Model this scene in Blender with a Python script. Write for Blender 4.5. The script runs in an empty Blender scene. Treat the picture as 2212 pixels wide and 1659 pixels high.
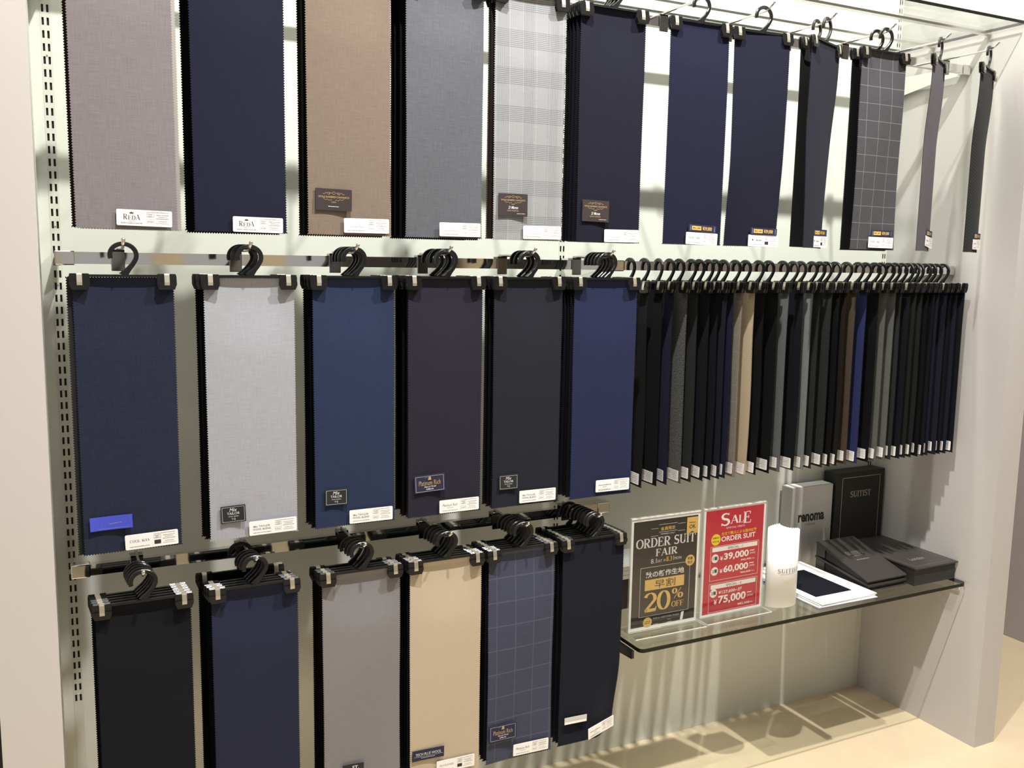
import bpy, math, random
from mathutils import Matrix, Vector
random.seed(7)
SC = bpy.context.scene
COL = SC.collection
R = math.radians

# ------------------------------------------------------------------ camera
F_PX, W_PX = 1988.8, 2212.0
YAW, PITCH, ROLL = R(26.525), R(7.683), R(0.950)
fw = Vector((math.sin(YAW)*math.cos(PITCH), math.cos(YAW)*math.cos(PITCH), -math.sin(PITCH)))
r0 = Vector((math.cos(YAW), -math.sin(YAW), 0)); u0 = r0.cross(fw)
rr = math.cos(ROLL)*r0 + math.sin(ROLL)*u0; uu = -math.sin(ROLL)*r0 + math.cos(ROLL)*u0
cd = bpy.data.cameras.new('camera'); cam = bpy.data.objects.new('camera', cd); COL.objects.link(cam)
cd.sensor_width = 36.0; cd.lens = F_PX/W_PX*36.0; cd.clip_start = 0.02; cd.clip_end = 60
m = Matrix((rr, uu, -fw)).transposed().to_4x4(); m.translation = Vector((-0.0115, -2.1445, 1.4255))
cam.matrix_world = m
SC.camera = cam

# ------------------------------------------------------------------ world, lamps, exposure
wd = bpy.data.worlds.new('shop_air'); SC.world = wd; wd.use_nodes = True
wd.node_tree.nodes['Background'].inputs[0].default_value = (1.0, 0.965, 0.92, 1)
wd.node_tree.nodes['Background'].inputs[1].default_value = 0.44
SC.view_settings.view_transform = 'Standard'; SC.view_settings.look = 'None'
SC.view_settings.gamma = 1.0; SC.view_settings.use_curve_mapping = False
SC.view_settings.exposure = -0.1
WARM = (1.0, 0.97, 0.92)
def spot(name, loc, target, power, angle, blend, radius, color=WARM):
    l = bpy.data.lights.new(name, 'SPOT'); l.energy = power; l.color = color
    l.spot_size = R(angle); l.spot_blend = blend; l.shadow_soft_size = radius
    o = bpy.data.objects.new(name, l); COL.objects.link(o); o.location = loc
    o.rotation_euler = (Vector(target)-Vector(loc)).to_track_quat('-Z', 'Y').to_euler()
def area(name, loc, target, sx, sy, power, color=WARM):
    l = bpy.data.lights.new(name, 'AREA'); l.shape = 'RECTANGLE'; l.size = sx; l.size_y = sy
    l.energy = power; l.color = color
    o = bpy.data.objects.new(name, l); COL.objects.link(o); o.location = loc
    o.rotation_euler = (Vector(target)-Vector(loc)).to_track_quat('-Z', 'Y').to_euler()
spot('ceiling_spot', (0.58, -1.21, 3.50), (0.55, -0.25, 0.9), 360, 92, 0.6, 0.026)
spot('ceiling_spot', (1.94, -1.21, 3.50), (1.78, -0.25, 0.9), 405, 92, 0.6, 0.026)
area('overhead_fill', (0.9, -2.0, 3.52), (0.9, -2.0, 0), 3.6, 1.2, 22)  # unseen overhead area light added as soft ambient fill
area('cove_wall_washer', (1.12, -0.19, 3.20), (1.12, -0.17, 0), 2.0, 0.06, 27)

# ------------------------------------------------------------------ materials
def lin(c):
    c = c/255.0
    return c/12.92 if c <= 0.04045 else ((c+0.055)/1.055)**2.4
def rgb(r, g, b, k=1.0):
    return (min(1, lin(r)*k), min(1, lin(g)*k), min(1, lin(b)*k), 1.0)
MATS = {}
def mat(name, col, rough=0.6, metal=0.0, spec=0.5, noise=0.0, nscale=8.0, bump=0.0, coat=0.0, sheen=0.0):
    if name in MATS: return MATS[name]
    m = bpy.data.materials.new(name); m.use_nodes = True
    nt = m.node_tree; b = nt.nodes['Principled BSDF']
    b.inputs['Base Color'].default_value = col; b.inputs['Roughness'].default_value = rough
    b.inputs['Metallic'].default_value = metal; b.inputs['Specular IOR Level'].default_value = spec
    b.inputs['Coat Weight'].default_value = coat; b.inputs['Sheen Weight'].default_value = sheen
    tc = nt.nodes.new('ShaderNodeTexCoord')
    n = nt.nodes.new('ShaderNodeTexNoise'); n.inputs['Scale'].default_value = nscale; n.inputs['Detail'].default_value = 4
    nt.links.new(tc.outputs['Object'], n.inputs['Vector'])
    if noise > 0:
        mx = nt.nodes.new('ShaderNodeMix'); mx.data_type = 'RGBA'
        mx.inputs[6].default_value = tuple(c*(1-noise) for c in col[:3])+(1,)
        mx.inputs[7].default_value = tuple(min(1, c*(1+noise)) for c in col[:3])+(1,)
        nt.links.new(n.outputs['Fac'], mx.inputs[0]); nt.links.new(mx.outputs[2], b.inputs['Base Color'])
    if bump > 0:
        bp = nt.nodes.new('ShaderNodeBump'); bp.inputs['Strength'].default_value = bump; bp.inputs['Distance'].default_value = 0.002
        nt.links.new(n.outputs['Fac'], bp.inputs['Height']); nt.links.new(bp.outputs[0], b.inputs['Normal'])
    MATS[name] = m
    return m

class NT:
    def __init__(s, m): s.t = m.node_tree
    def n(s, kind, **kw):
        nd = s.t.nodes.new(kind)
        for k, v in kw.items(): setattr(nd, k, v)
        return nd
    def put(s, sock, v):
        if isinstance(v, (int, float)): sock.default_value = v
        else: s.t.links.new(v, sock)
    def math(s, op, a, b=None):
        nd = s.n('ShaderNodeMath', operation=op); s.put(nd.inputs[0], a)
        if b is not None: s.put(nd.inputs[1], b)
        return nd.outputs[0]
    def lines(s, c, period, off, frac):
        return s.math('LESS_THAN', s.math('FRACT', s.math('ADD', s.math('MULTIPLY', c, 1.0/period), off)), frac)
    def noise(s, vec, sx, sz, detail=2):
        mp = s.n('ShaderNodeMapping'); mp.inputs['Scale'].default_value = (sx, 1, sz); s.t.links.new(vec, mp.inputs[0])
        nz = s.n('ShaderNodeTexNoise'); nz.inputs['Scale'].default_value = 1.0; nz.inputs['Detail'].default_value = detail
        s.t.links.new(mp.outputs[0], nz.inputs['Vector']); return nz.outputs['Fac']
    def mix(s, fac, a, b):
        mx = s.n('ShaderNodeMix', data_type='RGBA'); s.put(mx.inputs[0], fac)
        for i, v in ((6, a), (7, b)):
            if isinstance(v, tuple): mx.inputs[i].default_value = v
            else: s.t.links.new(v, mx.inputs[i])
        return mx.outputs[2]
def mul(c, k): return (min(1, c[0]*k), min(1, c[1]*k), min(1, c[2]*k), 1)

def cloth(name, col, slub=0.12, fine=0.10, pattern=None, col2=None):
    """woven suiting: horizontal and vertical yarn streaks, optional check"""
    if name in MATS: return MATS[name]
    m = bpy.data.materials.new(name); m.use_nodes = True; T = NT(m)
    b = m.node_tree.nodes['Principled BSDF']
    b.inputs['Roughness'].default_value = 0.92; b.inputs['Specular IOR Level'].default_value = 0.08
    b.inputs['Sheen Weight'].default_value = 0.03; b.inputs['Sheen Roughness'].default_value = 0.5
    v = T.n('ShaderNodeTexCoord').outputs['Object']
    sep = T.n('ShaderNodeSeparateXYZ'); m.node_tree.links.new(v, sep.inputs[0])
    x, z = sep.outputs[0], sep.outputs[2]
    h = T.noise(v, 35, 700, 3); w = T.noise(v, 700, 30, 3); f = T.noise(v, 900, 900, 1)
    c = T.mix(T.math('ADD', T.math('MULTIPLY', h, 0.5), T.math('MULTIPLY', w, 0.5)), mul(col, 1-slub*3.0), mul(col, 1+slub*3.0))
    c = T.mix(T.math('MULTIPLY', f, fine*2.0), c, mul(col, 0.45))
    if pattern == 'windowpane':
        l1 = T.lines(x, 0.0437, 0.2, 0.028); l2 = T.lines(z, 0.0425, 0.1, 0.028)
        k = T.math('MULTIPLY', T.math('MAXIMUM', l1, l2), T.math('ADD', T.math('MULTIPLY', f, 0.5), 0.08))
        c = T.mix(k, c, col2)
    elif pattern == 'softpane':
        l1 = T.lines(x, 0.046, 0.35, 0.05); l2 = T.lines(z, 0.055, 0.2, 0.05)
        k = T.math('MULTIPLY', T.math('MAXIMUM', l1, l2), T.math('MULTIPLY', f, 0.36))
        c = T.mix(k, c, col2)
    elif pattern == 'glen':
        zone_h = T.lines(z, 0.0745, 0.45, 0.47); zone_v = T.lines(x, 0.058, 0.30, 0.45)
        fh = T.math('MULTIPLY', T.lines(z, 0.0037, 0, 0.30), zone_h)
        fv = T.math('MULTIPLY', T.lines(x, 0.0021, 0, 0.38), T.math('ADD', T.math('MULTIPLY', zone_v, 0.4), 0.40))
        c = T.mix(T.math('MULTIPLY', T.math('MAXIMUM', fh, fv), T.math('ADD', T.math('MULTIPLY', w, 0.8), 0.15)), c, col2)
        g = T.math('MULTIPLY', T.lines(x, 0.031, 0.55, 0.018), 0.55)
        c = T.mix(g, c, mul(col, 1.6))
    elif pattern == 'dobby':
        l = T.math('MULTIPLY', T.lines(z, 0.0042, 0, 0.40), 0.30)
        c = T.mix(l, c, mul(col, 0.5))
    elif pattern == 'rib':
        l = T.math('MULTIPLY', T.lines(T.math('ADD', z, T.math('MULTIPLY', x, 0.25)), 0.0085, 0, 0.42), 0.7)
        c = T.mix(l, c, mul(col, 0.25))
    elif pattern == 'herring':
        c = T.mix(T.math('GREATER_THAN', T.noise(v, 420, 420, 1), 0.53), c, mul(col, 0.3))
    m.node_tree.links.new(c, b.inputs['Base Color'])
    bp = T.n('ShaderNodeBump'); bp.inputs['Strength'].default_value = 0.2; bp.inputs['Distance'].default_value = 0.0004
    m.node_tree.links.new(f, bp.inputs['Height']); m.node_tree.links.new(bp.outputs[0], b.inputs['Normal'])
    MATS[name] = m
    return m

def glassy(name, tint, ior=1.5, rough=0.0):
    if name in MATS: return MATS[name]
    m = bpy.data.materials.new(name); m.use_nodes = True; nt = m.node_tree
    nt.nodes.remove(nt.nodes['Principled BSDF'])
    out = nt.nodes['Material Output']; T = NT(m)
    # Schlick reflectance, the same from both sides of the pane
    lw = nt.nodes.new('ShaderNodeLayerWeight'); lw.inputs[0].default_value = 0.5
    f0 = ((ior-1)/(ior+1))**2
    fac = T.math('ADD', T.math('MULTIPLY', T.math('POWER', lw.outputs['Facing'], 5.0), 1-f0), f0)
    tr = nt.nodes.new('ShaderNodeBsdfTransparent'); tr.inputs[0].default_value = tint
    gl = nt.nodes.new('ShaderNodeBsdfGlossy'); gl.inputs['Roughness'].default_value = rough
    mx = nt.nodes.new('ShaderNodeMixShader')
    nt.links.new(fac, mx.inputs[0]); nt.links.new(tr.outputs[0], mx.inputs[1]); nt.links.new(gl.outputs[0], mx.inputs[2])
    nt.links.new(mx.outputs[0], out.inputs[0]); MATS[name] = m
    return m

M_BACK = mat('painted_panel_grey_green', rgb(217, 219, 210), 0.38, noise=0.02, nscale=3, spec=0.4)
M_PIER = mat('painted_pier_grey', rgb(212, 207, 203), 0.5, noise=0.02, nscale=3, spec=0.3)
M_FLOOR = mat('cream_vinyl_floor', rgb(214, 196, 165), 0.35, noise=0.07, nscale=14, bump=0.12)
M_CEIL = mat('white_ceiling', rgb(225, 222, 215), 0.8)
M_DARK = mat('dark_far_wall', rgb(46, 40, 36), 0.6, noise=0.2, nscale=2)
M_LILAC = mat('grey_far_wall', rgb(160, 152, 150), 0.6, noise=0.03)
M_BEIGE = mat('beige_reflection_post', rgb(214, 198, 168), 0.6, noise=0.03)
M_SLOT = mat('slot_shade_dark', rgb(30, 28, 26), 0.6)  # dark tone paints in the shade behind the slots
M_UPR = mat('upright_steel_painted', rgb(208, 209, 199), 0.4)
M_CHROME = mat('chrome', (0.80, 0.79, 0.77, 1), 0.07, metal=1.0, noise=0.03, nscale=30)
M_STEEL = mat('bright_steel', (0.75, 0.74, 0.71, 1), 0.22, metal=1.0)
M_PLASTIC = mat('black_plastic', rgb(22, 22, 23), 0.32, spec=0.5)
M_CLIP = mat('black_clip_plastic', rgb(26, 26, 27), 0.24, spec=0.5)
M_SPRING = mat('clip_spring_metal', rgb(226, 218, 200), 0.3, metal=0.8)
M_BRKT = mat('black_bracket', rgb(14, 14, 14), 0.35)
M_GLASS = glassy('shelf_glass', (0.935, 0.955, 0.94, 1), 1.5)
M_GEDGE = mat('glass_edge_dark', rgb(24, 28, 20), 0.35, spec=0.25)
M_ACR = glassy('clear_acrylic', (0.965, 0.972, 0.968, 1), 1.49)
M_ACRE = mat('acrylic_edge_bright', rgb(225, 228, 222), 0.2)
M_WHITE = mat('label_white_paper', rgb(247, 244, 242), 0.6)
M_INK = mat('label_ink_grey', rgb(128, 126, 130), 0.7)
M_INKD = mat('label_ink_dark', rgb(48, 46, 50), 0.7)
M_GOLD = mat('gold_thread', rgb(178, 154, 108), 0.5)
M_GOLDF = mat('gold_foil_print', rgb(222, 178, 92), 0.4, noise=0.15, nscale=40)
M_VBC = mat('woven_label_brown', rgb(48, 38, 40), 0.8)
M_BLK = mat('woven_label_black', rgb(30, 31, 33), 0.8)
M_NVY = mat('woven_label_navy', rgb(30, 31, 62), 0.75)
M_BLUE = mat('satin_label_blue', rgb(72, 84, 200), 0.35, spec=0.6)
M_TXTW = mat('white_thread', rgb(226, 226, 228), 0.7)
M_PALE = mat('pale_blue_thread', rgb(140, 145, 215), 0.6)
M_SILV = mat('silver_strip', rgb(206, 206, 204), 0.45)

# ------------------------------------------------------------------ mesh helpers
class MB:
    def __init__(s): s.v = []; s.f = []; s.mi = []
    def add(s, vs, fs, k=0):
        o = len(s.v); s.v += [tuple(v) for v in vs]
        for f in fs: s.f.append(tuple(i+o for i in f)); s.mi.append(k)
        return s
    def box(s, x0, x1, y0, y1, z0, z1, k=0):
        return s.add([(x0,y0,z0),(x1,y0,z0),(x1,y1,z0),(x0,y1,z0),(x0,y0,z1),(x1,y0,z1),(x1,y1,z1),(x0,y1,z1)],
                     [(0,3,2,1),(4,5,6,7),(0,1,5,4),(1,2,6,5),(2,3,7,6),(3,0,4,7)], k)
    def prism(s, poly, a, b, axis='x', k=0):
        n = len(poly)
        def P(p, t):
            return (t, p[0], p[1]) if axis == 'x' else ((p[0], t, p[1]) if axis == 'y' else (p[0], p[1], t))
        vs = [P(p, a) for p in poly]+[P(p, b) for p in poly]
        fs = [tuple(range(n)), tuple(range(2*n-1, n-1, -1))]+[(i, (i+1) % n, n+(i+1) % n, n+i) for i in range(n)]
        return s.add(vs, fs, k)
    def sweep(s, path, prof, k=0, cap=True):
        """prof(i) -> list of (a,b) in the frame (normal in XZ plane, Y axis) for a path in an XZ plane"""
        rings = []
        for i, p in enumerate(path):
            q0 = Vector(path[max(0, i-1)]); q1 = Vector(path[min(len(path)-1, i+1)])
            t = (q1-q0).normalized(); nrm = Vector((-t.z, 0, t.x)); Y = Vector((0, 1, 0))
            rings.append([Vector(p)+nrm*a+Y*b for a, b in prof(i)])
        n = len(rings[0]); vs = [v for r_ in rings for v in r_]; fs = []
        for i in range(len(rings)-1):
            for j in range(n): fs.append((i*n+j, i*n+(j+1) % n, (i+1)*n+(j+1) % n, (i+1)*n+j))
        if cap: fs += [tuple(range(n)), tuple(range(len(vs)-1, len(vs)-n-1, -1))]
        return s.add(vs, fs, k)
    def tube(s, path, r, n=10, k=0):
        path = [Vector(p) for p in path]; rings = []; up = None
        for i, p in enumerate(path):
            t = (path[min(len(path)-1, i+1)]-path[max(0, i-1)]).normalized()
            a = t.orthogonal().normalized() if up is None else (up-t*up.dot(t)).normalized()
            up = a; b = t.cross(a)
            rings.append([p+r*(math.cos(2*math.pi*j/n)*a+math.sin(2*math.pi*j/n)*b) for j in range(n)])
        vs = [v for r_ in rings for v in r_]; fs = []
        for i in range(len(rings)-1):
            for j in range(n): fs.append((i*n+j, i*n+(j+1) % n, (i+1)*n+(j+1) % n, (i+1)*n+j))
        fs += [tuple(range(n-1, -1, -1)), tuple(range(len(vs)-n, len(vs)))]
        return s.add(vs, fs, k)
    def ball(s, c, r, k=0, n=8):
        vs = []; fs = []
        for i in range(1, n):
            th = math.pi*i/n
            for j in range(2*n):
                ph = math.pi*j/n; vs.append((c[0]+r*math.sin(th)*math.cos(ph), c[1]+r*math.sin(th)*math.sin(ph), c[2]+r*math.cos(th)))
        for i in range(n-2):
            for j in range(2*n): fs.append((i*2*n+j, (i+1)*2*n+j, (i+1)*2*n+(j+1) % (2*n), i*2*n+(j+1) % (2*n)))
        t = len(vs); vs += [(c[0], c[1], c[2]+r), (c[0], c[1], c[2]-r)]
        for j in range(2*n):
            fs.append((t, j, (j+1) % (2*n))); fs.append((t+1, (n-2)*2*n+(j+1) % (2*n), (n-2)*2*n+j))
        return s.add(vs, fs, k)
    def mesh(s, name, mats, smooth=False):
        me = bpy.data.meshes.new(name); me.from_pydata(s.v, [], s.f); me.validate()
        for m_ in (mats if isinstance(mats, (list, tuple)) else [mats]): me.materials.append(m_)
        if len(s.mi) == len(me.polygons): me.polygons.foreach_set('material_index', s.mi)
        if smooth: me.polygons.foreach_set('use_smooth', [True]*len(me.polygons))
        me.update(); return me
    def build(s, name, mats, parent=None, smooth=False):
        return link(name, s.mesh(name, mats, smooth), parent)
def link(name, me, parent=None, loc=None, rot=None):
    o = bpy.data.objects.new(name, me); COL.objects.link(o)
    if parent: o.parent = parent
    if loc: o.location = loc
    if rot: o.rotation_euler = rot
    return o
def tag(o, label, cat, group=None):
    o['label'] = label; o['category'] = cat
    if group: o['group'] = group
    return o
def thing(name, label, cat, loc=(0, 0, 0), rz=0.0, group=None):
    o = bpy.data.objects.new(name, None); COL.objects.link(o); o.empty_display_size = 0.05
    o.location = loc; o.rotation_euler = (0, 0, rz); return tag(o, label, cat, group)
def struct(name, mb, mats, label=None, parent=None):
    o = mb.build(name, mats, parent)
    if not parent: o['kind'] = 'structure'
    if label: o['label'] = label
    return o
def bevel(o, w, seg=2):
    b = o.modifiers.new('bevel', 'BEVEL'); b.width = w; b.segments = seg; b.limit_method = 'ANGLE'
    return o

# ------------------------------------------------------------------ lettering (flat print, in a local X-Z plane facing -Y)
_font_cache = {}
def font_mesh(text, bold, shear):
    key = (text, bold, shear)
    if key in _font_cache: return _font_cache[key]
    cu = bpy.data.curves.new('print', 'FONT'); cu.body = text; cu.size = 1.0; cu.offset = bold; cu.shear = shear
    cu.resolution_u = 3
    o = bpy.data.objects.new('print', cu); COL.objects.link(o)
    bpy.context.view_layer.update()
    dg = bpy.context.evaluated_depsgraph_get(); me = o.evaluated_get(dg).to_mesh()
    vs = [(v.co.x, v.co.y) for v in me.vertices]; fs = [tuple(p.vertices) for p in me.polygons]
    o.evaluated_get(dg).to_mesh_clear(); bpy.data.objects.remove(o); bpy.data.curves.remove(cu)
    _font_cache[key] = (vs, fs); return vs, fs
def fit(vs, x0, z0, x1, z1):
    if not vs: return []
    a = min(v[0] for v in vs); b = max(v[0] for v in vs); c = min(v[1] for v in vs); d = max(v[1] for v in vs)
    sx = (x1-x0)/max(1e-6, b-a); sz = (z1-z0)/max(1e-6, d-c)
    return [(x0+(v[0]-a)*sx, z0+(v[1]-c)*sz) for v in vs]
def arc(cx, cy, rx, ry, a0, a1, n=16):
    return [(cx+rx*math.cos(R(a0+(a1-a0)*i/n)), cy+ry*math.sin(R(a0+(a1-a0)*i/n))) for i in range(n+1)]
LS = ('n', [(0, .02), (.32, .02)]); LT = ('n', [(0, .98), (.2, .98)]); ST = ('k', [(.16, 0), (.16, 1)])
BR = [(.16, .98), (.38, .98)]+arc(.38, .74, .26, .24, 90, -90, 10)+[(.16, .5)]
GLY = {
 'A': (.84, [('n', [(.07, 0), (.40, 1)]), ('k', [(.40, 1), (.72, 0)]), ('n', [(.17, .34), (.58, .34)]), ('n', [(-.04, .02), (.2, .02)]), ('n', [(.57, .02), (.88, .02)])]),
 'B': (.7, [ST, LS, LT, ('p', [(.16, .98), (.34, .98)]+arc(.34, .76, .22, .22, 90, -90, 10)+[(.16, .54)]), ('p', [(.16, .54), (.38, .54)]+arc(.38, .28, .26, .26, 90, -90, 10)+[(.16, .02)])]),
 'C': (.8, [('p', arc(.44, .5, .38, .48, 48, 312)), ('n', [(.71, .86), (.72, .66)])]),
 'D': (.82, [ST, ('n', [(0, .98), (.2, .98)]), ('n', [(0, .02), (.2, .02)]), ('p', [(.16, .98), (.34, .98)]+arc(.34, .5, .40, .48, 90, -90, 14)+[(.16, .02)])]),
 'E': (.72, [ST, LT, ('n', [(0, .02), (.66, .02)]), ('n', [(.16, .98), (.62, .98)]), ('n', [(.16, .52), (.48, .52)]), ('n', [(.62, 1), (.63, .76)]), ('n', [(.66, 0), (.69, .26)]), ('n', [(.48, .64), (.48, .40)])]),
 'F': (.68, [ST, LT, LS, ('n', [(.16, .98), (.62, .98)]), ('n', [(.16, .52), (.48, .52)]), ('n', [(.62, 1), (.63, .76)]), ('n', [(.48, .64), (.48, .40)])]),
 'I': (.36, [('k', [(.18, 0), (.18, 1)]), ('n', [(.02, .02), (.34, .02)]), ('n', [(.02, .98), (.34, .98)])]),
 'L': (.68, [ST, ('n', [(0, .98), (.32, .98)]), ('n', [(0, .02), (.62, .02)]), ('n', [(.62, 0), (.66, .3)])]),
 'M': (.96, [('n', [(.14, 0), (.14, 1)]), ('k', [(.14, 1), (.46, .05)]), ('n', [(.46, .05), (.80, 1)]), ('k', [(.80, 1), (.80, 0)]), ('n', [(.02, .02), (.26, .02)]), ('n', [(.66, .02), (.96, .02)])]),
 'N': (.84, [('n', [(.14, 0), (.14, 1)]), ('k', [(.14, 1), (.70, 0)]), ('n', [(.70, 0), (.70, 1)]), ('n', [(.02, .02), (.26, .02)]), ('n', [(.58, .98), (.82, .98)])]),
 'O': (.86, [('p', arc(.43, .5, .37, .48, 0, 360, 26))]),
 'P': (.70, [ST, LS, LT, ('p', BR)]),
 'R': (.80, [ST, LS, LT, ('p', BR), ('k', [(.36, .5), (.68, 0)]), ('n', [(.58, .02), (.84, .02)])]),
 'S': (.64, [('m', arc(.32, .745, .23, .225, 25, 265, 12)+arc(.31, .27, .25, .245, 80, -155, 12)), ('n', [(.54, .84), (.54, 1)]), ('n', [(.06, .0), (.06, .2)])]),
 'T': (.74, [('k', [(.37, 0), (.37, 1)]), ('n', [(.22, .02), (.52, .02)]), ('n', [(.02, .98), (.72, .98)]), ('n', [(.03, 1), (.01, .72)]), ('n', [(.71, 1), (.73, .72)])]),
 'U': (.80, [('p', [(.16, 1), (.16, .32)]+arc(.41, .32, .25, .30, 180, 360, 10)+[(.66, .32)]), ('n', [(.66, .3), (.66, 1)]), ('n', [(0, .98), (.32, .98)]), ('n', [(.54, .98), (.78, .98)])]),
 'V': (.72, [('k', [(.06, 1), (.37, 0)]), ('n', [(.37, 0), (.66, 1)]), ('n', [(-.04, .98), (.2, .98)]), ('n', [(.55, .98), (.76, .98)])]),
 'X': (.74, [('k', [(.08, 1), (.66, 0)]), ('n', [(.64, 1), (.08, 0)])]),
 '2': (.62, [('p', arc(.31, .70, .23, .28, 165, -25, 14)+[(.08, .04)]), ('k', [(.06, .06), (.58, .06)]), ('n', [(.58, .02), (.6, .24)])]),
 '0': (.64, [('p', arc(.32, .5, .25, .49, 0, 360, 26))]),
 '%': (.95, [('p', arc(.22, .74, .16, .24, 0, 360, 18)), ('p', arc(.73, .26, .16, .24, 0, 360, 18)), ('n', [(.2, 0), (.76, 1)])]),
 ' ': (.36, []),
}
def serif_mesh(text, thick=.15, thin=.045, gap=.06):
    vs = []; fs = []; x = 0
    for ch in text:
        w, strokes = GLY[ch]
        for mode, pts in strokes:
            n = len(pts); o = len(vs)
            for i, p in enumerate(pts):
                q0 = pts[max(0, i-1)]; q1 = pts[min(n-1, i+1)]
                if len(pts) > 20 and pts[0] == pts[-1]: pass
                dx, dy = q1[0]-q0[0], q1[1]-q0[1]; L = math.hypot(dx, dy) or 1
                dx /= L; dy /= L
                hw = {'k': thick, 'n': thin, 'm': thick*.78}.get(mode)
                if hw is None: hw = thin+(thick-thin)*abs(dy)**1.5
                if mode == 'm': hw *= 0.45+0.75*math.sin(math.pi*(i+.5)/n)
                hw *= .5
                vs.append((x+p[0]-dy*hw, p[1]+dx*hw)); vs.append((x+p[0]+dy*hw, p[1]-dx*hw))
            fs += [(o+2*i, o+2*i+1, o+2*i+3, o+2*i+2) for i in range(n-1)]
        x += w+gap
    return vs, fs
class Ink:
    """collects flat print shapes; one mesh per ink colour"""
    def __init__(s): s.layers = {}
    def L(s, k): return s.layers.setdefault(k, ([], []))
    def raw(s, k, vs, fs):
        V, Fc = s.L(k); o = len(V); V += vs; Fc += [tuple(i+o for i in f) for f in fs]; return s
    def t(s, k, text, x0, z0, x1, z1, bold=0.0, shear=0.0):
        vs, fs = font_mesh(text, bold, shear); return s.raw(k, fit(vs, x0, z0, x1, z1), fs)
    def s_(s, k, text, x0, z0, x1, z1, thick=.15, thin=.045, gap=.06):
        vs, fs = serif_mesh(text, thick, thin, gap); return s.raw(k, fit(vs, x0, z0, x1, z1), fs)
    def rect(s, k, x0, z0, x1, z1): return s.raw(k, [(x0, z0), (x1, z0), (x1, z1), (x0, z1)], [(0, 1, 2, 3)])
    def frame(s, k, x0, z0, x1, z1, t):
        s.rect(k, x0, z0, x1, z0+t); s.rect(k, x0, z1-t, x1, z1); s.rect(k, x0, z0, x0+t, z1); return s.rect(k, x1-t, z0, x1, z1)
    def poly(s, k, pts): return s.raw(k, list(pts), [tuple(range(len(pts)))])
    def disk(s, k, x, z, r, n=28): return s.poly(k, [(x+r*math.cos(2*math.pi*i/n), z+r*math.sin(2*math.pi*i/n)) for i in range(n)])
    def line(s, k, pts, w):
        V = []; n = len(pts)
        for i, p in enumerate(pts):
            q0 = pts[max(0, i-1)]; q1 = pts[min(n-1, i+1)]; dx, dy = q1[0]-q0[0], q1[1]-q0[1]; L = math.hypot(dx, dy) or 1
            V += [(p[0]-dy/L*w/2, p[1]+dx/L*w/2), (p[0]+dy/L*w/2, p[1]-dx/L*w/2)]
        return s.raw(k, V, [(2*i, 2*i+1, 2*i+3, 2*i+2) for i in range(n-1)])
    def greek(s, k, x0, x1, z, h, seed=1):
        rd = random.Random(seed); x = x0
        while x < x1:
            w = h*rd.uniform(.5, 1.1); s.rect(k, x, z, min(x+w, x1), z+h*rd.uniform(.6, 1)); x += w+h*rd.uniform(.25, .6)
        return s
    def meshes(s, base=-0.0007, step=-0.00012, bow=None):
        out = []
        for i, (k, (V, Fc)) in enumerate(s.layers.items()):
            y = base+step*i
            me = bpy.data.meshes.new('lettering'); me.from_pydata([(a, y+(bow(a, b) if bow else 0), b) for a, b in V], [], Fc); me.validate(); me.materials.append(MATS[k]); me.update()
            out.append(me)
        return out
def K(m_): return m_.name

def rounded(w, h, r, n=4):
    p = []
    for cx, cz, a in ((w/2-r, h/2-r, 0), (-w/2+r, h/2-r, 90), (-w/2+r, -h/2+r, 180), (w/2-r, -h/2+r, 270)):
        p += [(cx+r*math.cos(R(a+90*i/n)), cz+r*math.sin(R(a+90*i/n))) for i in range(n+1)]
    return p
def card_mesh(name, w, h, r, m_, t=0.0005, curl=0.0):
    """label card: rounded sheet, slightly bowed forward"""
    mb = MB()
    if curl == 0:
        mb.prism(rounded(w, h, r), -t, t*.4, 'y')
    else:
        nx = 10
        f = [[(-w/2+w*i/nx, -curl*(abs(2*i/nx-1)**2)*(.4 if j else 1.0)-t*q, -h/2+h*j) for i in range(nx+1)] for q in (1, -.4) for j in (0, 1)]
        vs = [p for row in f for p in row]; n = nx+1; fs = []
        for i in range(nx):
            fs += [(i, i+1, n+i+1, n+i), (2*n+i, 3*n+i, 3*n+i+1, 2*n+i+1), (i, 2*n+i, 2*n+i+1, i+1), (n+i, n+i+1, 3*n+i+1, 3*n+i)]
        fs += [(0, n, 3*n, 2*n), (nx, 2*n+nx, 3*n+nx, n+nx)]
        mb.add(vs, fs)
    return mb.mesh(name, m_)

# ------------------------------------------------------------------ the setting
XL, XR, YP, ZT = -0.030, 2.398, -0.453, 3.60        # inner faces of the two piers, their front, room height
UPX = (0.0, 1.2, 2.386)                             # slotted uprights
def back_wall():
    mb = MB(); g = 0.0095; d = 0.022
    xs = [XL]
    prof = [(XL, 0)]
    for x in UPX: prof += [(x-g, 0), (x-g, d), (x+g, d), (x+g, 0)]
    prof += [(XR, 0)]
    n = len(prof)
    vs = [(x, y, 0) for x, y in prof]+[(x, y, ZT) for x, y in prof]
    mb.add(vs, [(i, i+1, n+i+1, n+i) for i in range(n-1)])
    mb.box(XL, XR, 0.03, 0.10, 0, ZT)
    return mb
struct('wall_back', back_wall(), M_BACK, 'pale grey-green back panel of the alcove')
struct('wall_left', MB().box(-0.123, XL, YP, 0.10, 0, ZT), M_PIER, 'pale grey pier at the left of the alcove')
struct('wall_right', MB().box(XR, 2.487, YP, 0.10, 0, ZT), mat('painted_pier_shaded', rgb(193, 190, 187), 0.5, noise=0.02, nscale=3, spec=0.3), 'grey side pier at the right of the alcove')  # pier paint darkened to stand in for weaker light on this side
struct('floor', MB().box(-3.0, 6.0, -3.2, 3.2, -0.05, 0), M_FLOOR, 'cream vinyl shop floor')
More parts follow.
